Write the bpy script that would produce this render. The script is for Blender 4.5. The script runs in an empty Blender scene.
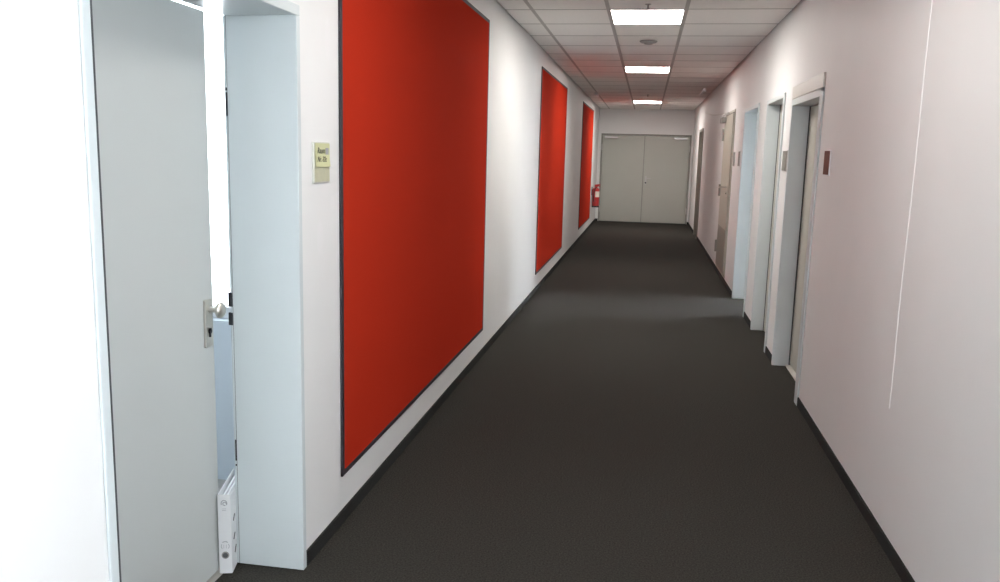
import bpy, bmesh, math, random
from mathutils import Matrix, Vector
random.seed(7)
S = bpy.context.scene
COL = S.collection
PI = math.pi

# ------------------------------------------------------------------ layout (metres)
XL, XR, ZC, YE, YB = -1.175, 1.022, 2.646, 20.3, -4.2     # corridor faces, ceiling, far end, near end
TL, TR = 0.263, 0.20                                        # wall thickness left / right

# ------------------------------------------------------------------ materials
def mat(name, col, rough=0.6, metal=0.0, spec=0.5, noise=0.0, nscale=30.0, bump=0.0, bscale=200.0, coat=0.0, sheen=0.0):
    m = bpy.data.materials.new(name); m.use_nodes = True
    nt = m.node_tree; b = nt.nodes['Principled BSDF']
    b.inputs['Base Color'].default_value = (*col, 1)
    b.inputs['Roughness'].default_value = rough
    b.inputs['Metallic'].default_value = metal
    b.inputs['Specular IOR Level'].default_value = spec
    b.inputs['Coat Weight'].default_value = coat
    b.inputs['Sheen Weight'].default_value = sheen
    tc = nt.nodes.new('ShaderNodeTexCoord')
    if noise > 0:
        n = nt.nodes.new('ShaderNodeTexNoise'); n.inputs['Scale'].default_value = nscale; n.inputs['Detail'].default_value = 4
        nt.links.new(tc.outputs['Object'], n.inputs['Vector'])
        r = nt.nodes.new('ShaderNodeMapRange')
        r.inputs['From Min'].default_value = .25; r.inputs['From Max'].default_value = .75
        r.inputs['To Min'].default_value = 1 - noise; r.inputs['To Max'].default_value = 1 + noise
        nt.links.new(n.outputs['Fac'], r.inputs['Value'])
        mx = nt.nodes.new('ShaderNodeVectorMath'); mx.operation = 'SCALE'
        mx.inputs[0].default_value = col
        nt.links.new(r.outputs['Result'], mx.inputs['Scale'])
        nt.links.new(mx.outputs['Vector'], b.inputs['Base Color'])
    if bump > 0:
        n2 = nt.nodes.new('ShaderNodeTexNoise'); n2.inputs['Scale'].default_value = bscale; n2.inputs['Detail'].default_value = 3
        nt.links.new(tc.outputs['Object'], n2.inputs['Vector'])
        bp = nt.nodes.new('ShaderNodeBump'); bp.inputs['Strength'].default_value = bump; bp.inputs['Distance'].default_value = .004
        nt.links.new(n2.outputs['Fac'], bp.inputs['Height'])
        nt.links.new(bp.outputs['Normal'], b.inputs['Normal'])
    return m
def emit(name, col, strength):
    m = bpy.data.materials.new(name); m.use_nodes = True
    nt = m.node_tree; nt.nodes.remove(nt.nodes['Principled BSDF'])
    e = nt.nodes.new('ShaderNodeEmission'); e.inputs['Color'].default_value = (*col, 1); e.inputs['Strength'].default_value = strength
    nt.links.new(e.outputs[0], nt.nodes['Material Output'].inputs['Surface'])
    return m

M = dict(
    wall=mat('wall_paint', (.79, .79, .79), .55, bump=.05, bscale=90, noise=.012, nscale=3),
    office=mat('office_paint', (.74, .81, .87), .6, noise=.01, nscale=4),
    office_floor=mat('office_vinyl', (.46, .44, .41), .45, noise=.08, nscale=40),
    carpet=mat('carpet', (.038, .0355, .0312), .95, spec=.10, noise=.7, nscale=150, bump=.5, bscale=330),
    skirting=mat('carpet_skirting', (.026, .026, .026), .9, spec=.15, noise=.2, nscale=150),
    tile=mat('ceiling_tile', (.84, .82, .795), .9, spec=.1, noise=.03, nscale=120, bump=.15, bscale=300),
    void=mat('ceiling_void_paint', (.12, .11, .10), .9, noise=.05, nscale=30),
    end_frame=mat('fire_door_frame', (.30, .30, .27), .45, noise=.02, nscale=6),
    rail=mat('ceiling_rail', (.44, .42, .40), .7),
    red=mat('red_felt', (.45, .028, .011), .95, spec=.03, noise=.06, nscale=220, bump=.25, bscale=400),
    border=mat('dark_border', (.022, .016, .024), .6),
    frame=mat('pale_blue_frame', (.60, .65, .665), .32, spec=.5, noise=.01, nscale=5),
    framew=mat('off_white_frame', (.62, .60, .56), .35, noise=.01, nscale=5),
    leaf=mat('grey_door_leaf', (.52, .545, .54), .42, noise=.012, nscale=3),
    leaf_warm=mat('warm_grey_door_leaf', (.50, .49, .43), .4, noise=.012, nscale=3),
    leaf_end=mat('fire_door_paint', (.46, .47, .425), .42, noise=.015, nscale=3),
    dark_leaf=mat('dark_door_leaf', (.27, .26, .235), .5, noise=.03, nscale=4),
    service=mat('service_door_paint', (.40, .385, .325), .4, noise=.015, nscale=3),
    service_low=mat('service_door_kick', (.25, .235, .20), .4, noise=.02, nscale=3),
    gasket_and_gap=mat('dark_gasket_and_gap', (.05, .055, .06), .7),
    slot=mat('dark_recess', (.018, .02, .025), .7),
    steel=mat('brushed_steel', (.62, .60, .55), .3, metal=.9, noise=.05, nscale=90),
    alu=mat('satin_aluminium', (.55, .55, .54), .35, metal=.7),
    white=mat('white_plastic', (.80, .81, .83), .45, noise=.008, nscale=6),
    paper=mat('white_paper', (.84, .85, .87), .85, bump=.3, bscale=30),
    note=mat('yellow_green_note', (.60, .61, .36), .85, noise=.03, nscale=20),
    insert=mat('yellowed_insert', (.50, .50, .36), .5, noise=.06, nscale=40),
    holder=mat('clear_holder', (.62, .62, .56), .3, noise=.03, nscale=20),
    hole=mat('grey_hole', (.10, .105, .115), .6, noise=.15, nscale=200),
    closer=mat('grey_closer_metal', (.25, .245, .23), .4, metal=.4, noise=.03, nscale=20),
    ink=mat('dark_ink', (.14, .145, .115), .8),
    inkgrey=mat('grey_ink', (.36, .37, .40), .8),
    plate_brown=mat('brown_insert', (.15, .045, .028), .6, spec=.15, noise=.12, nscale=30),
    plate_grey=mat('grey_insert', (.24, .235, .215), .6, spec=.2, noise=.05, nscale=30),
    ext_red=mat('extinguisher_red', (.40, .012, .014), .28, coat=.4, noise=.01, nscale=5),
    rubber=mat('black_rubber', (.015, .015, .016), .6),
    label=mat('extinguisher_label', (.72, .70, .62), .5, noise=.04, nscale=30),
    sensor=mat('grey_sensor', (.33, .32, .31), .5, noise=.02, nscale=20),
    bead=mat('joint_filler', (.86, .86, .86), .5, noise=.02, nscale=20),
    light_far=emit('led_panel_boosted', (1.0, .955, .895), 27.0),  # same panel, emission raised to brighten the far end of the corridor
    light=emit('led_panel', (1.0, .955, .895), 21.0),
)
gl = bpy.data.materials.new('window_glass'); gl.use_nodes = True
_b = gl.node_tree.nodes['Principled BSDF']; _b.inputs['Base Color'].default_value = (1, 1, 1, 1)
_b.inputs['Roughness'].default_value = 0.0; _b.inputs['Transmission Weight'].default_value = 1.0; _b.inputs['IOR'].default_value = 1.02
M['glass'] = gl

# pale filler spots on the left wall: patches with a shape of their own
def patched_wall():
    m = M['wall'].copy(); m.name = 'wall_paint_patched'
    nt = m.node_tree; b = nt.nodes['Principled BSDF']
    src = b.inputs['Base Color'].links[0].from_socket
    tc = nt.nodes.new('ShaderNodeTexCoord'); prev = src
    for (y, z, ry, rz) in ((2.93, 1.21, .035, .075), (3.02, 1.93, .03, .09), (3.06, 1.33, .03, .03)):
        sub = nt.nodes.new('ShaderNodeVectorMath'); sub.operation = 'SUBTRACT'; sub.inputs[1].default_value = (XL, y, z)
        nt.links.new(tc.outputs['Object'], sub.inputs[0])
        dv = nt.nodes.new('ShaderNodeVectorMath'); dv.operation = 'DIVIDE'; dv.inputs[1].default_value = (1, ry, rz)
        nt.links.new(sub.outputs[0], dv.inputs[0])
        ln = nt.nodes.new('ShaderNodeVectorMath'); ln.operation = 'LENGTH'; nt.links.new(dv.outputs[0], ln.inputs[0])
        mr = nt.nodes.new('ShaderNodeMapRange'); mr.interpolation_type = 'SMOOTHSTEP'
        mr.inputs['From Min'].default_value = .6; mr.inputs['From Max'].default_value = 1.1
        mr.inputs['To Min'].default_value = .55; mr.inputs['To Max'].default_value = 0
        nt.links.new(ln.outputs['Value'], mr.inputs['Value'])
        mx = nt.nodes.new('ShaderNodeMix'); mx.data_type = 'RGBA'
        nt.links.new(mr.outputs['Result'], mx.inputs['Factor']); nt.links.new(prev, mx.inputs['A'])
        mx.inputs['B'].default_value = (.82, .81, .82, 1)
        prev = mx.outputs['Result']
    nt.links.new(prev, b.inputs['Base Color'])
    return m
M['wall_left'] = patched_wall()

# ------------------------------------------------------------------ mesh builder
class MB:
    def __init__(s): s.bm = bmesh.new()
    def box(s, a, b, bevel=0.0, seg=2):
        lo = [min(a[i], b[i]) for i in range(3)]; hi = [max(a[i], b[i]) for i in range(3)]
        r = bmesh.ops.create_cube(s.bm, size=1.0)
        for v in r['verts']:
            v.co = Vector([(lo[i] + hi[i]) / 2 + v.co[i] * (hi[i] - lo[i]) for i in range(3)])
        if bevel > 0:
            es = list({e for v in r['verts'] for e in v.link_edges})
            bmesh.ops.bevel(s.bm, geom=es, offset=min(bevel, .45 * min(hi[i] - lo[i] for i in range(3))), segments=seg, affect='EDGES', profile=.5)
        return s
    def lathe(s, prof, origin, axis='Z', n=24):
        """prof = [(radius, height)...] turned about an axis through origin."""
        rings = []
        for r, h in prof:
            ring = []
            for k in range(n):
                a = 2 * PI * k / n; c, d = r * math.cos(a), r * math.sin(a)
                p = {'Z': (c, d, h), 'X': (h, c, d), 'Y': (d, h, c)}[axis]
                ring.append(s.bm.verts.new(Vector(origin) + Vector(p)))
            rings.append(ring)
        for i in range(len(rings) - 1):
            for k in range(n):
                s.bm.faces.new((rings[i][k], rings[i][(k + 1) % n], rings[i + 1][(k + 1) % n], rings[i + 1][k]))
        s.bm.faces.new(list(reversed(rings[0]))); s.bm.faces.new(rings[-1])
        return s
    def tube(s, pts, r, n=10):
        pts = [Vector(p) for p in pts]; rings = []
        for i, p in enumerate(pts):
            t = (pts[min(i + 1, len(pts) - 1)] - pts[max(i - 1, 0)]).normalized()
            u = t.orthogonal().normalized() if i == 0 else (u - t * u.dot(t)).normalized()
            w = t.cross(u)
            rings.append([s.bm.verts.new(p + r * (math.cos(2 * PI * k / n) * u + math.sin(2 * PI * k / n) * w)) for k in range(n)])
        for i in range(len(rings) - 1):
            for k in range(n):
                s.bm.faces.new((rings[i][k], rings[i][(k + 1) % n], rings[i + 1][(k + 1) % n], rings[i + 1][k]))
        s.bm.faces.new(list(reversed(rings[0]))); s.bm.faces.new(rings[-1])
        return s
    def build(s, name, m, parent=None, smooth=False, keep_world=True):
        bmesh.ops.recalc_face_normals(s.bm, faces=s.bm.faces)
        me = bpy.data.meshes.new(name); 
        if parent is not None:
            s.bm.transform(Matrix.Translation(-world_loc(parent)))
        s.bm.to_mesh(me); s.bm.free()
        me.materials.append(m)
        if smooth:
            for p in me.polygons: p.use_smooth = True
            try: me.set_sharp_from_angle(angle=math.radians(35))
            except Exception: pass
        o = bpy.data.objects.new(name, me); COL.objects.link(o)
        if parent is not None: o.parent = parent
        return o
def world_loc(o):
    v = Vector(o.location); p = o.parent
    while p is not None: v += Vector(p.location); p = p.parent
    return v
def tag(o, label=None, cat=None, group=None, kind=None):
    if label: o['label'] = label
    if cat: o['category'] = cat
    if group: o['group'] = group
    if kind: o['kind'] = kind
    return o
def empty(name, loc, label=None, cat=None, group=None, kind=None):
    o = bpy.data.objects.new(name, None); COL.objects.link(o); o.location = loc
    o.empty_display_size = .1
    return tag(o, label, cat, group, kind)
def struct(name, mb, m, label, cat):
    return tag(mb.build(name, m), label, cat, kind='structure')

# ------------------------------------------------------------------ corridor shell
def wall_run(xa, xb, y0, y1, z1, openings):
    """straight wall along Y with openings (ya, yb, za, zb)"""
    mb = MB(); y = y0
    for (a, b, za, zb) in sorted(openings):
        mb.box((xa, y, 0), (xb, a, z1 + .0195))
        if za > 0: mb.box((xa, a, 0), (xb, b, za))
        mb.box((xa, a, zb), (xb, b, z1 + .0195))
        y = b
    mb.box((xa, y, 0), (xb, y1, z1 + .0195))
    return mb

# (clear near Y, clear far Y, clear height)
D_L = (1.657, 2.722, 1.966)
D1 = (5.48, 6.465, 1.925)
D2 = (6.93, 7.81, 2.015)
D3 = (8.47, 9.57, 2.035)
D5 = (16.65, 17.62, 2.06)
LIN = .028
op = lambda d: (d[0] - LIN, d[1] + LIN, 0, d[2] + LIN)
WIN_B = (-1.3, 1.35, .85, 2.40)      # added unseen window in the right wall, brightens the left wall opposite

struct('wall_left', wall_run(XL, XL - TL, YB, YE, ZC, [op(D_L)]), M['wall_left'],
       'long white wall on the side of the red panels', 'wall')
struct('wall_right', wall_run(XR, XR + TR, YB, YE, ZC, [op(D1), op(D2), op(D3), op(D5), WIN_B]), M['wall'],
       'long white wall on the side of the row of office doors', 'wall')
DE = (-1.075, .955, 2.045)           # double door in the end wall: X0, X1, height
mb = MB()
mb.box((XL, YE, 0), (DE[0] - .03, YE + .2, ZC + .0195)); mb.box((DE[1] + .03, YE, 0), (XR, YE + .2, ZC + .0195)); mb.box((DE[0] - .03, YE, DE[2] + .03), (DE[1] + .03, YE + .2, ZC + .0195))
struct('wall_end', mb, M['wall'], 'short white wall above and around the double door at the corridor end', 'wall')
WB = (-.85, .70, .85, 2.35)  # opening for the added fill window behind the viewer
mb = MB()
mb.box((XL - TL, YB - .15, 0), (WB[0], YB, ZC + .0195)); mb.box((WB[1], YB - .15, 0), (XR + TR, YB, ZC + .0195))
mb.box((WB[0], YB - .15, 0), (WB[1], YB, WB[2])); mb.box((WB[0], YB - .15, WB[3]), (WB[1], YB, ZC + .0195))
struct('wall_back', mb, M['wall'], 'white wall closing the corridor behind the viewer', 'wall')
struct('floor', MB().box((XL - TL - .004, YB, -.08), (XR + TR, YE + .2, 0)), M['carpet'], 'dark charcoal carpet running the length of the corridor', 'floor')

# ceiling: lay-in tiles with shadow joints between runners, lamps take the place of tiles
runners = [-.945, -.355, .232]
rows = [6.74 - .715 * k for k in range(15, 0, -1)] + [6.74 + .715 * k for k in range(0, 5)] + [10.20, 10.88, 11.60]
y = 11.60
while y < YE - 1.0:
    y += .715; rows.append(y)
rows = [r for r in rows if r > YB + .1]
LAMPS = [(6.74, 7.455), (10.88, 11.60)]
k3 = min(range(len(rows)), key=lambda i: abs(rows[i] - 17.0))
LAMPS.append((rows[k3], rows[k3 + 1]))
mb = MB()
xs = [XL + .02] + runners + [XR - .02]
ys = [YB] + rows + [YE]
for i in range(4):
    ga = .015 if i else 0.0; gb = .015 if i < 3 else 0.0
    for j in range(len(ys) - 1):
        if i == 2 and any(abs(ys[j] - a) < .02 for a, b in LAMPS): continue
        mb.box((xs[i] + ga, ys[j] + .013, ZC), (xs[i + 1] - gb, ys[j + 1] - .013, ZC + .02))
ceil = struct('ceiling', mb, M['tile'], 'suspended ceiling of pale rectangular tiles', 'ceiling')
struct('ceiling_void', MB().box((XL - TL, YB, ZC + .02), (XR + TR, YE + .2, ZC + .10)), M['void'], 'dark backing seen in the joints between ceiling tiles', 'ceiling')
mb = MB()
for x in runners: mb.box((x - .0145, YB, ZC - .001), (x + .0145, YE, ZC + .012))
for r in rows: 
    for i in range(4): mb.box((xs[i] + (.015 if i else 0), r - .0125, ZC - .001), (xs[i + 1] - (.015 if i < 3 else 0), r + .0125, ZC + .012))
struct('trim_1', mb, M['rail'], 'grey metal ceiling runners along the corridor', 'trim')

# carpet skirting
ZB = .06
def skirt(name, x, dx, spans, label):
    mb = MB()
    for a, b in spans: mb.box((x, a, 0), (x + dx, b, ZB), .003, 1)
    struct(name, mb, M['skirting'], label, 'baseboard')
skirt('baseboard_left', XL, .010, [(YB, D_L[0] - .05), (D_L[1] + .035, YE)], 'low black skirting under the red panels')
skirt('baseboard_right', XR, -.010, [(YB, D1[0] - .095), (D1[1] + .032, D2[0] - .065), (D2[1] + .032, D3[0] - .055), (D3[1] + .032, D5[0] - .06), (D5[1] + .06, YE)], 'low black skirting under the row of office doors')
mb = MB().box((DE[1] + .035, YE, 0), (XR, YE - .01, ZB), .003, 1); mb.box((XL, YE, 0), (DE[0] - .035, YE - .01, ZB), .003, 1)
struct('baseboard_end', mb, M['skirting'], 'short black skirting beside the double door', 'baseboard')

# vertical wall joint on the right
mb = MB()
pts = [(3.515 + .006 * math.sin(z * 2.1) + .004 * math.sin(z * 7.3), z) for z in [.55 + (ZC - .56) * i / 30 for i in range(31)]]
mb.tube([(XR + .0005, y, z) for y, z in pts], .0040, 8)
struct('trim_2', mb, M['bead'], 'thin pale vertical filler line on the near white wall', 'trim')

# ------------------------------------------------------------------ doors in the side walls
class Side:
    def __init__(s, sign, x): s.g = sign; s.x = x
    def p(s, d, y, z): return (s.x + s.g * d, y, z)       # d = depth into the wall
LS, RS = Side(-1, XL), Side(1, XR)
def frame_mb(sd, d, depth, arch=(.03, .03, .03), proj=.012, lin=LIN):
    """U lining plus architrave (near, far, top widths)"""
    y0, y1, h = d; mb = MB(); g = .0006
    mb.box(sd.p(-proj, y0 - lin + g, 0), sd.p(depth, y0, h), .002, 1)
    mb.box(sd.p(-proj, y1, 0), sd.p(depth, y1 + lin - g, h), .002, 1)
    mb.box(sd.p(-proj, y0 - lin + g, h), sd.p(depth, y1 + lin - g, h + lin - g), .002, 1)
    a, b, c = arch
    if a > lin: mb.box(sd.p(-proj, y0 - a, 0), sd.p(-.0005, y0 - lin + .004, h + c), .002, 1)
    if b > lin: mb.box(sd.p(-proj, y1 + lin - .004, 0), sd.p(-.0005, y1 + b, h + c), .002, 1)
    if c > lin: mb.box(sd.p(-proj, y0 - max(a, lin), h + lin - .004), sd.p(-.0005, y1 + max(b, lin), h + c), .002, 1)
    return mb
def lever_set(sd, parent, y, z, d, dirn, name='handle', m='steel', out=.05):
    """plate with lever and lock on face at depth d; lever points along dirn*Y"""
    h = MB().box(sd.p(d, y - .018, z - .12), sd.p(d - .008, y + .018, z + .06), .003).build('lock_plate', M[m], parent)
    MB().lathe([(.011, 0), (.011, -sd.g * out)], sd.p(d - .006, y, z), 'X', 14).tube([sd.p(d - out, y - dirn * .008, z), sd.p(d - out - .002, y + dirn * .05, z), sd.p(d - out, y + dirn * .125, z - .004)], .0095).build(name, M[m], h, True)
    MB().lathe([(.009, 0), (.009, -sd.g * .008), (.004, -sd.g * .009)], sd.p(d - .008, y, z - .075), 'X', 14).build('lock_cylinder', M['slot'], h, True)
    return h

# --- door_1: the ajar grey door on the left
door = empty('door_1', (XL, 2.19, 0), 'grey door standing ajar in a deep pale blue frame beside the largest red panel', 'door', kind='structure')
fr = frame_mb(LS, D_L, TL - .018, arch=(.031, .026, .036), proj=.008)
fr.build('frame', M['frame'], door)
# rebate strip with its gasket on the room side of the frame
d0, d1_ = TL - .0165, TL - .007
mb = MB()
mb.box(LS.p(d0, D_L[1] + .002, 0), LS.p(d1_, D_L[1] + LIN - .001, D_L[2] + .0), .0015, 1)
mb.box(LS.p(d0, D_L[0] - LIN + .001, 0), LS.p(d1_, D_L[0] - .002, D_L[2] + .0), .0015, 1)
mb.box(LS.p(d0, D_L[0] - LIN + .001, D_L[2] + .002), LS.p(d1_, D_L[1] + LIN - .001, D_L[2] + LIN - .001), .0015, 1)
reb = mb.build('rebate', M['frame'], door)
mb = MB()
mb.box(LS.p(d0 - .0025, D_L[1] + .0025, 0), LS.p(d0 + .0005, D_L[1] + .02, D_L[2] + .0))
mb.box(LS.p(-.0075, D_L[0] - .001, .001), LS.p(.004, D_L[0] + .008, D_L[2] - .001), .002, 1)  # dark strip standing in for the shadow gap at the near jamb corner
mb.build('gasket_and_gap', M['gasket_and_gap'], door)
for (za, zb, da, db) in ((.972, 1.022, .001, .0165), (.905, .95, .001, .0165), (1.635, 1.715, -.001, .005), (1.72, 1.73, -.001, .005), (.40, .48, -.001, .005), (.38, .387, -.001, .005)):
    MB().box(LS.p(d0 + da, D_L[1] + .0012, za), LS.p(d0 + db, D_L[1] + .012, zb)).build('strike_slot', M['slot'], reb)
# leaf, turned a few degrees into the room about its near edge
hx, hy = XL - TL - .004, 1.676
leaf_w, leaf_t = .985, .042
def lpart(mb, name, m, smooth=False, parent=None):
    parent = parent or leaf
    bmesh.ops.recalc_face_normals(mb.bm, faces=mb.bm.faces)
    me = bpy.data.meshes.new(name); mb.bm.to_mesh(me); mb.bm.free(); me.materials.append(M[m])
    if smooth:
        for p_ in me.polygons: p_.use_smooth = True
        me.set_sharp_from_angle(angle=math.radians(40))
    o = bpy.data.objects.new(name, me); COL.objects.link(o); o.parent = parent
    return o
leaf = lpart(MB().box((0, 0, .010), (-leaf_t, leaf_w, D_L[2] + .004), .003), 'leaf', 'leaf', False, door)
leaf.location = Vector((hx, hy, 0)) - Vector(door.location)
leaf.rotation_euler = (0, 0, math.radians(1.17))
ky = leaf_w - .044
lpart(MB().box((-.0005, ky - .027, .848), (.009, ky + .023, 1.015), .004, 3), 'lock_plate', 'steel')
lpart(MB().lathe([(.013, .008), (.0095, .014), (.0095, .032), (.019, .036), (.0265, .042), (.0275, .050), (.022, .057), (.010, .060)], (0, ky + .004, .978), 'X', 28), 'knob', 'steel', True)
lpart(MB().lathe([(.0095, .008), (.0095, .014), (.006, .0155)], (0, ky - .002, .905), 'X', 20).box((.008, ky - .007, .883), (.013, ky + .003, .905), .003), 'lock_cylinder', 'slot', True)

# --- door_2: first door on the right (white header box above)
door = empty('door_2', (XR, 6.0, 0), 'closed cream door with a white header box and dark blue grey frame, nearest on the right wall', 'door', kind='structure')
frame_mb(RS, D1, .15, arch=(.09, .03, .045)).build('frame', M['frame'], door)
MB().box(RS.p(-.014, D1[0] - .09, D1[2] + .047), RS.p(-.0006, D1[1] + .03, 2.06), .003).build('header', M['framew'], door)
lf = MB().box(RS.p(.115, D1[0] + .003, .02), RS.p(.155, D1[1] - .008, D1[2] - .003), .003).build('leaf', M['leaf_warm'], door)
MB().box(RS.p(.108, D1[1] - .007, .006), RS.p(.15, D1[1] - .001, D1[2] - .001)).build('gasket_and_gap', M['gasket_and_gap'], door)
MB().box(RS.p(.085, D1[0] + .001, 0.0005), RS.p(.16, D1[1] - .001, .012), .003).build('threshold', M['framew'], door)
lever_set(RS, lf, D1[0] + .10, 1.02, .115, 1)

# --- door_3: second on the right
door = empty('door_3', (XR, 7.4, 0), 'closed grey door in a grey frame, second from the viewer on the right wall', 'door', kind='structure')
frame_mb(RS, D2, .14, arch=(.06, .03, .035)).build('frame', M['frame'], door)
lf = MB().box(RS.p(.10, D2[0] + .003, .006), RS.p(.14, D2[1] - .006, D2[2] - .003), .003).build('leaf', M['leaf_warm'], door)
MB().box(RS.p(.095, D2[1] - .0055, .004), RS.p(.138, D2[1] - .001, D2[2] - .001)).build('gasket_and_gap', M['gasket_and_gap'], door)
lever_set(RS, lf, D2[0] + .10, 1.02, .10, 1)

# --- door_4: doorway standing open, daylight falls through it
door = empty('door_4', (XR, 9.0, 0), 'open doorway with a pale blue frame letting daylight across the carpet', 'door', kind='structure')
frame_mb(RS, D3, TR + .005, arch=(.05, .03, .035)).build('frame', M['frame'], door)
lf = MB().box((XR + TR + .01, D3[0] - .045, .006), (XR + TR + 1.08, D3[0] - .003, D3[2] - .003), .003).build('leaf', M['leaf'], door)

# --- door_5: flush service door with closer and three hinges
door = empty('door_5', (XR, 11.28, 0), 'grey beige service door raised above the skirting, with door closer and hinges', 'door', kind='structure')
SY0, SY1, SZ0, SZ1 = 10.72, 11.86, .105, 2.10
mb = MB()
for a, b in (((SY0 - .05, SZ0 - .035), (SY0 - .013, SZ1 + .04)), ((SY1 + .013, SZ0 - .035), (SY1 + .05, SZ1 + .04)), ((SY0 - .013, SZ1 + .013), (SY1 + .013, SZ1 + .04)), ((SY0 - .013, SZ0 - .035), (SY1 + .013, SZ0 - .013))):
    mb.box((XR - .012, a[0], a[1]), (XR - .0005, b[0], b[1]), .002, 1)
mb.build('frame', M['service'], door)
lf = MB().box((XR - .024, SY0 + .004, SZ0 + .004), (XR - .002, SY1 - .004, SZ1 - .004), .002).build('leaf', M['service'], door)
MB().box((XR - .005, SY0 - .012, SZ0 - .012), (XR - .0006, SY1 + .012, SZ1 + .012)).build('gasket_and_gap', M['gasket_and_gap'], door)
MB().box((XR - .0255, SY0 + .02, SZ0 + .02), (XR - .0235, SY1 - .02, .66), .001, 1).build('kick_plate', M['service_low'], lf)
for z in (.36, 1.12, 1.86):
    MB().lathe([(.016, 0), (.016, .16)], (XR - .034, SY1 + .006, z - .08), 'Z', 14).box((XR - .03, SY1 - .03, z - .07), (XR - .0235, SY1 + .04, z + .07), .002).build('hinge', M['closer'], door, True)
cl = MB().box((XR - .085, SY1 - .24, SZ1 - .09), (XR - .024, SY1 + .0, SZ1 - .02), .008).build('door_closer', M['closer'], door)
MB().tube([(XR - .06, SY1 - .10, SZ1 - .015), (XR - .07, SY1 - .30, SZ1 - .0), (XR - .03, SY1 - .55, SZ1 + .022)], .010).build('closer_arm', M['alu'], cl, True)
lever_set(RS, lf, SY0 + .17, 1.19, -.0235, 1, out=.085)

# --- door_6: dark door at the far end of the right wall
door = empty('door_6', (XR, 17.1, 0), 'dark door in a brown grey frame, farthest on the right wall', 'door', kind='structure')
frame_mb(RS, D5, .12, arch=(.06, .06, .05), proj=.02).build('frame', M['dark_leaf'], door)
lf = MB().box(RS.p(.07, D5[0] + .003, .006), RS.p(.11, D5[1] - .003, D5[2] - .003), .003).build('leaf', M['leaf_warm'], door)
lever_set(RS, lf, D5[0] + .10, 1.02, .07, 1)

# --- door_7: double fire door in the end wall
door = empty('door_7', ((DE[0] + DE[1]) / 2, YE, 0), 'grey double door closing the far end of the corridor', 'door', kind='structure')
mb = MB()
mb.box((DE[0] - .029, YE - .012, 0), (DE[0], YE + .12, DE[2]), .002, 1); mb.box((DE[1], YE - .012, 0), (DE[1] + .029, YE + .12, DE[2]), .002, 1)
mb.box((DE[0] - .029, YE - .012, DE[2]), (DE[1] + .029, YE + .12, DE[2] + .029), .002, 1)
mb.build('frame', M['end_frame'], door)
XM = -.085
for (a, b, sgn) in ((DE[0] + .006, XM - .006, -1), (XM + .006, DE[1] - .006, 1)):
    lf = MB().box((a, YE + .012, .010), (b, YE + .07, DE[2] - .006), .004).build('leaf', M['leaf_end'], door)
    e = a if sgn < 0 else b
    MB().box((e - sgn * .05, YE - .045, DE[2] - .085), (e - sgn * .36, YE + .012, DE[2] - .03), .006).build('door_closer', M['alu'], lf)
    for z in (.3, 1.75):
        MB().lathe([(.014, 0), (.014, .15)], (e + sgn * .004, YE - .006, z - .07), 'Z', 12).build('hinge', M['alu'], lf, True)
    if sgn > 0:
        hp = MB().box((XM + .045, YE + .012, .90), (XM + .085, YE + .003, 1.10), .003).build('lock_plate', M['alu'], lf)
        MB().lathe([(.012, 0), (.012, -.05)], (XM + .065, YE + .006, 1.05), 'Y', 12).tube([(XM + .06, YE - .045, 1.05), (XM + .12, YE - .047, 1.05), (XM + .185, YE - .045, 1.047)], .010).build('handle', M['alu'], hp, True)
        MB().lathe([(.018, 0), (.018, -.007)], (XM + .065, YE + .003, .945), 'Y', 14).build('lock_cylinder', M['slot'], hp, True)
MB().box((XM - .012, YE + .008, .012), (XM + .008, YE + .013, DE[2] - .008), .002, 1).build('meeting_strip', M['end_frame'], door)
MB().box((DE[0], YE + .0, .0005), (DE[1], YE + .11, .009)).build('threshold', M['gasket_and_gap'], door)

# ------------------------------------------------------------------ red panels
def red_panel(y0, y1, z0, z1, label):
    e = empty('red_wall_panel', (XL, (y0 + y1) / 2, z0), label, 'wall panel', 'red panels along the white wall')
    b = .024; t = .010
    MB().box((XL + .0006, y0 + b, z0 + b), (XL + t - .001, y1 - b, z1 - b)).build('felt', M['red'], e)
    mb = MB()
    mb.box((XL + .0006, y0, z0), (XL + t, y0 + b, z1), .001, 1); mb.box((XL + .0006, y1 - b, z0), (XL + t, y1, z1), .001, 1)
    mb.box((XL + .0006, y0 + b, z0), (XL + t, y1 - b, z0 + b), .001, 1); mb.box((XL + .0006, y0 + b, z1 - b), (XL + t, y1 - b, z1), .001, 1)
    mb.build('border', M['border'], e)
red_panel(3.125, 6.14, .205, 2.475, 'largest red wall panel with dark border, next to the open grey door')
red_panel(9.24, 12.15, .205, 2.475, 'middle red wall panel with dark border, second along the white wall')
red_panel(15.18, 18.13, .215, 2.485, 'narrowest looking red wall panel, beside the fire extinguisher')

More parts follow.
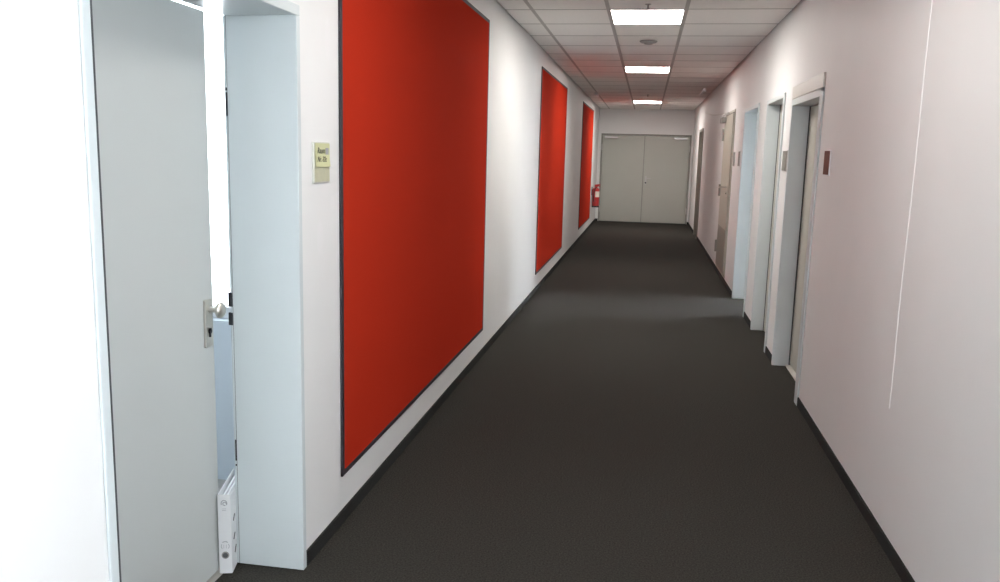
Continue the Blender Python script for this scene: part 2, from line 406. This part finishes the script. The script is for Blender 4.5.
# ------------------------------------------------------------------ ceiling lights
lab = ['largest square ceiling light, nearest of the three glowing panels', 'middle ceiling light of the three glowing panels', 'smallest looking ceiling light, just before the double door']
lamp0 = None
for i, (a, b) in enumerate(LAMPS):
    c = ((runners[1] + runners[2]) / 2, (a + b) / 2, ZC)
    if lamp0 is None:
        e = empty('ceiling_light', c, lab[0], 'ceiling light', 'glowing ceiling panels')
        hxw, hyw = (runners[2] - runners[1]) / 2 - .0155, (b - a) / 2 - .0135
        mb = MB()
        w = .005
        for s_ in (-1, 1):
            mb.box((c[0] + s_ * hxw, c[1] - hyw, ZC - .006), (c[0] + s_ * (hxw - w), c[1] + hyw, ZC + .012), .001, 1)
            mb.box((c[0] - hxw + w, c[1] + s_ * hyw, ZC - .006), (c[0] + hxw - w, c[1] + s_ * (hyw - w), ZC + .012), .001, 1)
        mb.build('frame', M['white'], e)
        MB().box((c[0] - hxw + w, c[1] - hyw + w, ZC - .003), (c[0] + hxw - w, c[1] + hyw - w, ZC + .006)).build('diffuser', M['light'], e)
        lamp0 = e
    else:
        e = lamp0.copy(); COL.objects.link(e); e.location = c; e['label'] = lab[i]
        for ch in lamp0.children:
            q = ch.copy(); COL.objects.link(q); q.parent = e
            q.matrix_parent_inverse = Matrix.Identity(4)
            if i == 2 and q.name.startswith('diffuser'):
                q.material_slots[0].link = 'OBJECT'; q.material_slots[0].material = M['light_far']

# ------------------------------------------------------------------ small ceiling fittings
o = empty('ceiling_sensor', (-.05, 8.53, ZC), 'flat round grey fitting on the ceiling behind the nearest glowing panel', 'ceiling sensor')
MB().lathe([(.085, 0), (.085, -.008), (.070, -.018)], (-.05, 8.53, ZC), 'Z', 28).build('base', M['sensor'], o, True)
MB().lathe([(.045, -.017), (.040, -.030), (.015, -.034)], (-.05, 8.53, ZC), 'Z', 24).build('cap', M['sensor'], o, True)
def sprinkler(y, label):
    e = empty('sprinkler_head', (-.055, y, ZC), label, 'sprinkler', 'sprinklers on the ceiling')
    MB().lathe([(.022, 0), (.022, -.004), (.008, -.006), (.007, -.03)], (-.055, y, ZC), 'Z', 16).build('stem', M['sensor'], e, True)
    MB().lathe([(.004, -.03), (.016, -.034), (.016, -.037), (.003, -.038)], (-.055, y, ZC), 'Z', 16).build('deflector', M['sensor'], e, True)
sprinkler(6.52, 'tiny stem hanging from the ceiling in front of the nearest glowing panel')
sprinkler(15.6, 'tiny stem hanging from the ceiling in front of the farthest glowing panel')
for (x, y0, y1, lb) in ((-.955, 15.15, 15.9, 'small pale bracket on the ceiling near the red panel by the extinguisher'), (.84, 14.1, 15.3, 'small pale bracket on the ceiling near the right wall')):
    e = empty('ceiling_bracket', (x, y0, ZC), lb, 'bracket', 'pale brackets on the ceiling')
    MB().box((x - .018, y0, ZC - .03), (x + .018, y1, ZC - .0), .004).build('rail', M['white'], e)
    MB().box((x - .03, y0 + .02, ZC - .045), (x + .03, y0 + .06, ZC - .03), .004).build('clip', M['white'], e)
# thin cable on the right wall towards the closer of the service door
mb = MB(); pts = []
for i in range(25):
    t = i / 24; pts.append((XR - .0085, 12.0 + 4.3 * t, 2.155 + .22 * t - .03 * math.sin(PI * t)))
mb.tube(pts, .006, 8)
tag(mb.build('cable', M['framew'], None, True), 'thin pale cable running along the wall beyond the service door', 'cable')

# ------------------------------------------------------------------ door signs
def sign(sd, y0, y1, z0, z1, face, label, holder='alu'):
    e = empty('door_sign', sd.p(0, (y0 + y1) / 2, z0), label, 'door sign')
    MB().box(sd.p(-.0006, y0, z0), sd.p(-.008, y1, z1), .0015, 1).build('holder', M[holder], e)
    MB().box(sd.p(-.0075, y0 + .006, z0 + .005), sd.p(-.0095, y1 - .006, z1 - .005), .0005, 1).build('insert', M[face], e)
    return e
sign(LS, 2.858, 3.010, 1.41, 1.556, 'insert', 'small yellowed door sign beside the open grey door, partly under a note', 'holder')
g = 'grey and brown signs on the right wall'
for a in ((5.05, 5.205, 1.455, 1.60, 'plate_brown', 'brown door sign in a pale holder beside the nearest right door', 'white'),
          (6.56, 6.76, 1.455, 1.61, 'plate_grey', 'grey door sign on the wall between the two nearest right doors', 'alu'),
          (9.83, 9.99, 1.46, 1.63, 'plate_grey', 'grey door sign next to the open daylit doorway', 'alu'),
          (10.40, 10.56, 1.455, 1.625, 'plate_grey', 'grey door sign next to the service door', 'alu')):
    s_ = sign(RS, *a); s_['group'] = g
# sticky note on the left sign, with two lines of handwriting
e = empty('sticky_note', (XL, 2.96, 1.47), 'yellow green sticky note with handwriting stuck on the door sign', 'sticky note')
mb = MB(); N = 8
def note_x(t): return XL + .0105 + .010 * max(0, .45 - t) ** 1.5
grid = [[mb.bm.verts.new((note_x(j / N), 2.866 + .136 * i / 4, 1.468 + .084 * j / N)) for j in range(N + 1)] for i in range(5)]
grid2 = [[mb.bm.verts.new((note_x(j / N) + .0008, 2.866 + .136 * i / 4, 1.468 + .084 * j / N)) for j in range(N + 1)] for i in range(5)]
for i in range(4):
    for j in range(N):
        mb.bm.faces.new((grid[i][j], grid[i + 1][j], grid[i + 1][j + 1], grid[i][j + 1]))
        mb.bm.faces.new((grid2[i][j], grid2[i][j + 1], grid2[i + 1][j + 1], grid2[i + 1][j]))
mb.build('paper', M['note'], e, True)
def script(txt, y, z, size, name='handwriting'):
    cu = bpy.data.curves.new(name, 'FONT'); cu.body = txt; cu.size = size; cu.shear = .25; cu.extrude = .0003
    cu.offset = .0001; cu.materials.append(M['ink'])
    tmp = bpy.data.objects.new(name, cu); COL.objects.link(tmp)
    bpy.context.view_layer.update()
    me = bpy.data.meshes.new_from_object(tmp.evaluated_get(bpy.context.evaluated_depsgraph_get()))
    bpy.data.objects.remove(tmp); me.name = name
    o = bpy.data.objects.new(name, me); COL.objects.link(o); o.parent = e
    o.rotation_euler = (PI / 2, 0, PI / 2)
    o.location = Vector((XL + .0135, y, z)) - Vector(e.location)
script('Raum', 2.878, 1.516, .031)
script('Nr.-32c', 2.878, 1.486, .028)
MB().box((XL + .0118, 2.960, 1.512), (XL + .0126, 2.988, 1.536)).build('grey_mark', M['inkgrey'], e)

# ------------------------------------------------------------------ binder holding the door ajar
bx0, bx1, by0, by1, bh = -.046, 0, 0, .265, .302
e = empty('ring_binder', (0, 0, 0), 'white ring binder standing upright in the gap of the open grey door', 'binder')
tk = .0028
MB().box((bx0, by0, .0005), (bx1, by0 + tk, bh), .001, 1).build('spine', M['white'], e)
for x in (bx0, bx1 - tk): MB().box((x, by0 + tk, .0005), (x + tk, by1, bh), .0008, 1).build('cover', M['white'], e)
mb = MB()
for k in range(5):
    x = bx0 + .007 + k * .0062
    mb.box((x, by0 + .03, .012), (x + .004, by1 - .012 - .004 * (k % 3), bh - .022 + .005 * (k % 2)))
mb.build('pages', M['paper'], e)
xc = (bx0 + bx1) / 2
MB().lathe([(.0135, 0), (.0135, -.0018), (.0095, -.0022), (.0085, -.0005)], (xc, by0, .072), 'Y', 24).build('finger_ring', M['sensor'], e, True)
MB().lathe([(.0095, 0), (.0095, -.0024)], (xc, by0, .072), 'Y', 20).build('finger_hole', M['hole'], e, True)
def arc(cx, cz, rx, rz, a0, a1, n=14): return [(cx + rx * math.cos(a0 + (a1 - a0) * i / n), by0 - .0004, cz + rz * math.sin(a0 + (a1 - a0) * i / n)) for i in range(n + 1)]
mb = MB()
mb.tube(arc(xc, .270, .010, .011, -.6, 3.6), .0016, 6); mb.tube(arc(xc + .002, .268, .006, .006, 0, 5.2), .0016, 6)
for dz in (.249, .243): mb.tube([(xc - .008, by0 - .0004, dz), (xc + .007, by0 - .0004, dz)], .0007, 6)
mb.build('printed_mark', M['inkgrey'], e)
mb = MB()
mb.tube(arc(xc, .118, .010, .006, .4, 2.7), .0013, 6)
mb.tube(arc(xc, .106, .014, .013, 2.5, 3.9), .0009, 6); mb.tube(arc(xc, .106, .014, .013, -.7, .7), .0009, 6)
mb.tube([(xc - .005, by0 - .0004, .098), (xc - .005, by0 - .0004, .112)], .0006, 6); mb.tube([(xc + .004, by0 - .0004, .098), (xc + .004, by0 - .0004, .112)], .0006, 6)
mb.build('printed_mark', M['inkgrey'], e)
for (z0, dz, y) in ((.190, .018, .032), (.118, .018, .032), (.060, .022, .045)):
    MB().tube([(bx1 + .0003, y, z0), (bx1 + .0003, y + .02, z0 + dz)], .0022, 8).build('cover_slot', M['slot'], e)

e.location = (-1.409, 2.645, 0); e.rotation_euler = (0, 0, math.radians(15))

# ------------------------------------------------------------------ fire extinguisher
ex, ey, ez = XL + .095, 18.62, .43
e = empty('fire_extinguisher', (ex, ey, ez), 'red fire extinguisher hung on the white wall beside the double door', 'fire extinguisher')
MB().lathe([(.070, 0), (.080, .006), (.080, .375), (.072, .40), (.048, .418), (.030, .424), (.028, .43)], (ex, ey, ez), 'Z', 28).build('cylinder', M['ext_red'], e, True)
MB().lathe([(.081, .0), (.0815, .004), (.0815, .03), (.080, .034)], (ex, ey, ez - .002), 'Z', 28).build('foot_ring', M['rubber'], e, True)
vb = MB().lathe([(.030, .428), (.036, .432), (.036, .458), (.022, .464), (.016, .478)], (ex, ey, ez), 'Z', 20).build('valve', M['ext_red'], e, True)
MB().tube([(ex - .02, ey, ez + .458), (ex + .05, ey - .02, ez + .466), (ex + .085, ey - .03, ez + .458)], .013).tube([(ex - .03, ey, ez + .478), (ex + .04, ey - .02, ez + .490), (ex + .085, ey - .03, ez + .492)], .013).build('lever', M['ext_red'], vb, True)
MB().tube([(ex, ey - .03, ez + .44), (ex + .01, ey - .075, ez + .43), (ex - .03, ey - .092, ez + .37), (ex - .045, ey - .085, ez + .25), (ex - .045, ey - .085, ez + .12)], .011).build('hose', M['rubber'], e, True)
mb = MB(); n = 14
lp = [((ex + .0808 * math.cos(a), ey + .0808 * math.sin(a))) for a in [-1.7 + 1.75 * i / n for i in range(n + 1)]]
lo = [mb.bm.verts.new((x, y, ez + .22)) for x, y in lp]; hi = [mb.bm.verts.new((x, y, ez + .345)) for x, y in lp]
for i in range(n): mb.bm.faces.new((lo[i], lo[i + 1], hi[i + 1], hi[i]))
mb.build('label_sheet', M['label'], e, True)
MB().box((XL + .0006, ey - .03, ez + .26), (XL + .0145, ey + .03, ez + .44), .003).build('wall_bracket', M['rubber'], e)

# ------------------------------------------------------------------ rooms behind the doors
ox0, oy0, oy1 = XL - TL - .005, .1, 3.45
OX = -5.2
WO = (-4.2, -1.56, .755, 2.56)       # window in the office's far wall: X0, X1, sill, head
mb = MB()
mb.box((OX - .12, oy0, 0), (OX, oy1, ZC)); mb.box((OX, oy0 - .12, 0), (ox0, oy0, ZC))
mb.box((OX, oy1, 0), (WO[0], oy1 + .2, ZC)); mb.box((WO[1], oy1, 0), (ox0, oy1 + .2, ZC))
mb.box((WO[0], oy1, 0), (WO[1], oy1 + .2, WO[2])); mb.box((WO[0], oy1, WO[3]), (WO[1], oy1 + .2, ZC))
struct('wall_office', mb, M['office'], 'pale blue lit wall and window bay seen through the gap of the open grey door', 'wall')
struct('floor_office', MB().box((OX, oy0, -.08), (ox0 + .0005, oy1, 0)), M['office_floor'], 'grey vinyl floor behind the open grey door', 'floor')
struct('ceiling_office', MB().box((OX, oy0, ZC), (ox0, oy1, ZC + .1)), M['office'], 'white ceiling of the office behind the grey door', 'ceiling')
def window(name, horiz, a, b, z0, z1, pos, label):
    """fixed frame with one mullion and two panes; horiz 'X' or 'Y' is the direction it runs along"""
    e = empty(name, (a, pos, z0) if horiz == 'X' else (pos, a, z0), label, 'window', kind='structure')
    def bx(mb, u0, u1, za, zb, d):
        if horiz == 'X': mb.box((u0, pos - d, za), (u1, pos + d, zb), .004, 1)
        else: mb.box((pos - d, u0, za), (pos + d, u1, zb), .004, 1)
    mb = MB(); w = .055
    bx(mb, a, a + w, z0, z1, .03); bx(mb, b - w, b, z0, z1, .03); bx(mb, a + w, b - w, z0, z0 + w, .03); bx(mb, a + w, b - w, z1 - w, z1, .03)
    mid = (a + b) / 2 - .1 * (horiz == 'X'); bx(mb, mid - w / 2, mid + w / 2, z0 + w, z1 - w, .03)
    mb.build('window_frame', M['white'], e)
    for u0, u1 in ((a + w, mid - w / 2), (mid + w / 2, b - w)):
        mb = MB(); bx(mb, u0, u1, z0 + w, z1 - w, .004); mb.build('pane', M['glass'], e)
    return e
window('window_1', 'X', WO[0], WO[1], WO[2], WO[3], oy1 + .08, 'bright office window seen as a white strip through the door gap')
window('added_window_side', 'Y', WIN_B[0], WIN_B[1], WIN_B[2], WIN_B[3], XR + .12, 'added unseen window in the right wall beside the viewer, for side light')
# added unseen slabs behind the shut doors, stopping sky light at the gaps
mb = MB()
for d in (D1, D2, D5): mb.box((XR + TR, d[0] - .1, 0), (XR + TR + .1, d[1] + .1, ZC))
mb.box((DE[0] - .2, YE + .2, 0), (DE[1] + .2, YE + .3, ZC))
struct('light_block_behind_doors', mb, M['office'], 'added unseen slabs blocking sky light behind the shut doors', 'wall')
window('added_window_back', 'X', WB[0], WB[1], WB[2], WB[3], YB - .08, 'added unseen window behind the viewer, for fill light')
# small office behind the open doorway on the right
qx0, qx1, qy0, qy1 = XR + TR, 4.4, 8.05, 11.3
WQ = (8.9, 11.1, .5, 2.5)
mb = MB()
mb.box((qx0, qy0 - .1, 0), (qx1, qy0, ZC)); mb.box((qx0, qy1, 0), (qx1, qy1 + .1, ZC))
mb2 = wall_run(qx1, qx1 + .15, qy0 - .1, qy1 + .1, ZC, [WQ])
struct('wall_side_room', mb, M['office'], 'white side walls of the small room behind the daylit doorway', 'wall')
struct('wall_side_room_window', mb2, M['office'], 'window wall of the small room behind the daylit doorway', 'wall')
struct('floor_side_room', MB().box((qx0, qy0, -.08), (qx1, qy1, 0)), M['office_floor'], 'grey floor of the small room behind the daylit doorway', 'floor')
struct('ceiling_side_room', MB().box((qx0, qy0 - .1, ZC), (qx1 + .15, qy1 + .1, ZC + .1)), M['office'], 'white ceiling of the small room behind the daylit doorway', 'ceiling')
window('window_3', 'Y', WQ[0], WQ[1], WQ[2], WQ[3], qx1 + .08, 'window of the small room behind the daylit doorway')

# ------------------------------------------------------------------ light
def area(name, loc, target, sx, sy, power, col, spread=180):
    l = bpy.data.lights.new(name, 'AREA'); l.shape = 'RECTANGLE'; l.size = sx; l.size_y = sy; l.energy = power; l.color = col
    l.spread = math.radians(spread)
    o = bpy.data.objects.new(name, l); COL.objects.link(o); o.location = loc
    d = Vector(target) - Vector(loc)
    o.rotation_euler = d.to_track_quat('-Z', 'Y').to_euler()
    return o
DAY = (.90, .955, 1.0); WARM = (1.0, .955, .895)
# ceiling panels over and behind the viewer (outside the frame)
for y in (3.0, -1.1):
    area('ceiling_panel_lamp', (-.06, y, ZC - .012), (-.06, y, 0), .56, .68, 12, WARM)
area('daylight_office', (-3.0, oy1 + .6, 1.75), (-3.2, 1.0, .6), 2.4, 1.8, 22, DAY)
area('fill_viewer_side', (XR + .75, .05, 1.75), (XL, .35, 1.1), 2.5, 1.6, 38, DAY)  # added light outside the made-up side window, brightens the near left wall
area('fill_behind_viewer', (-.07, YB - .6, 1.9), (0, 4, .9), 1.6, 1.6, 118, DAY)  # added fill from behind the viewer for jamb, right wall and far door
area('daylight_side_room', (qx1 + .5, 10.1, 1.7), (XL, 8.55, .75), 1.1, 1.8, 105, DAY, 70)

W = bpy.data.worlds.new('sky'); S.world = W; W.use_nodes = True
bg = W.node_tree.nodes['Background']; bg.inputs['Color'].default_value = (.88, .95, 1, 1); bg.inputs['Strength'].default_value = 2.6

# ------------------------------------------------------------------ camera (solved from the vanishing points)
f, yaw, pitch, roll = 838.98, .1680451, .16177105, .02534873
cy, sy, cp, sp = math.cos(yaw), math.sin(yaw), math.cos(pitch), math.sin(pitch)
fwd = Vector((-sy * cp, cy * cp, -sp)); right = Vector((cy, sy, 0)); up = right.cross(fwd)
c, s = math.cos(roll), math.sin(roll)
r2 = c * right + s * up; u2 = -s * right + c * up
cam = bpy.data.cameras.new('camera'); cam.sensor_fit = 'HORIZONTAL'; cam.sensor_width = 36; cam.lens = f / 1000 * 36
co = bpy.data.objects.new('camera', cam); COL.objects.link(co)
mw = Matrix.Identity(4)
for i in range(3): mw[i][0] = r2[i]; mw[i][1] = u2[i]; mw[i][2] = -fwd[i]
mw[0][3], mw[1][3], mw[2][3] = 0, 0, 1.53
co.matrix_world = mw
cam.clip_start = .02
S.camera = co
S.view_settings.view_transform = 'Standard'; S.view_settings.look = 'None'; S.view_settings.gamma = 1
S.view_settings.exposure = 0.80
S.view_settings.use_curve_mapping = False
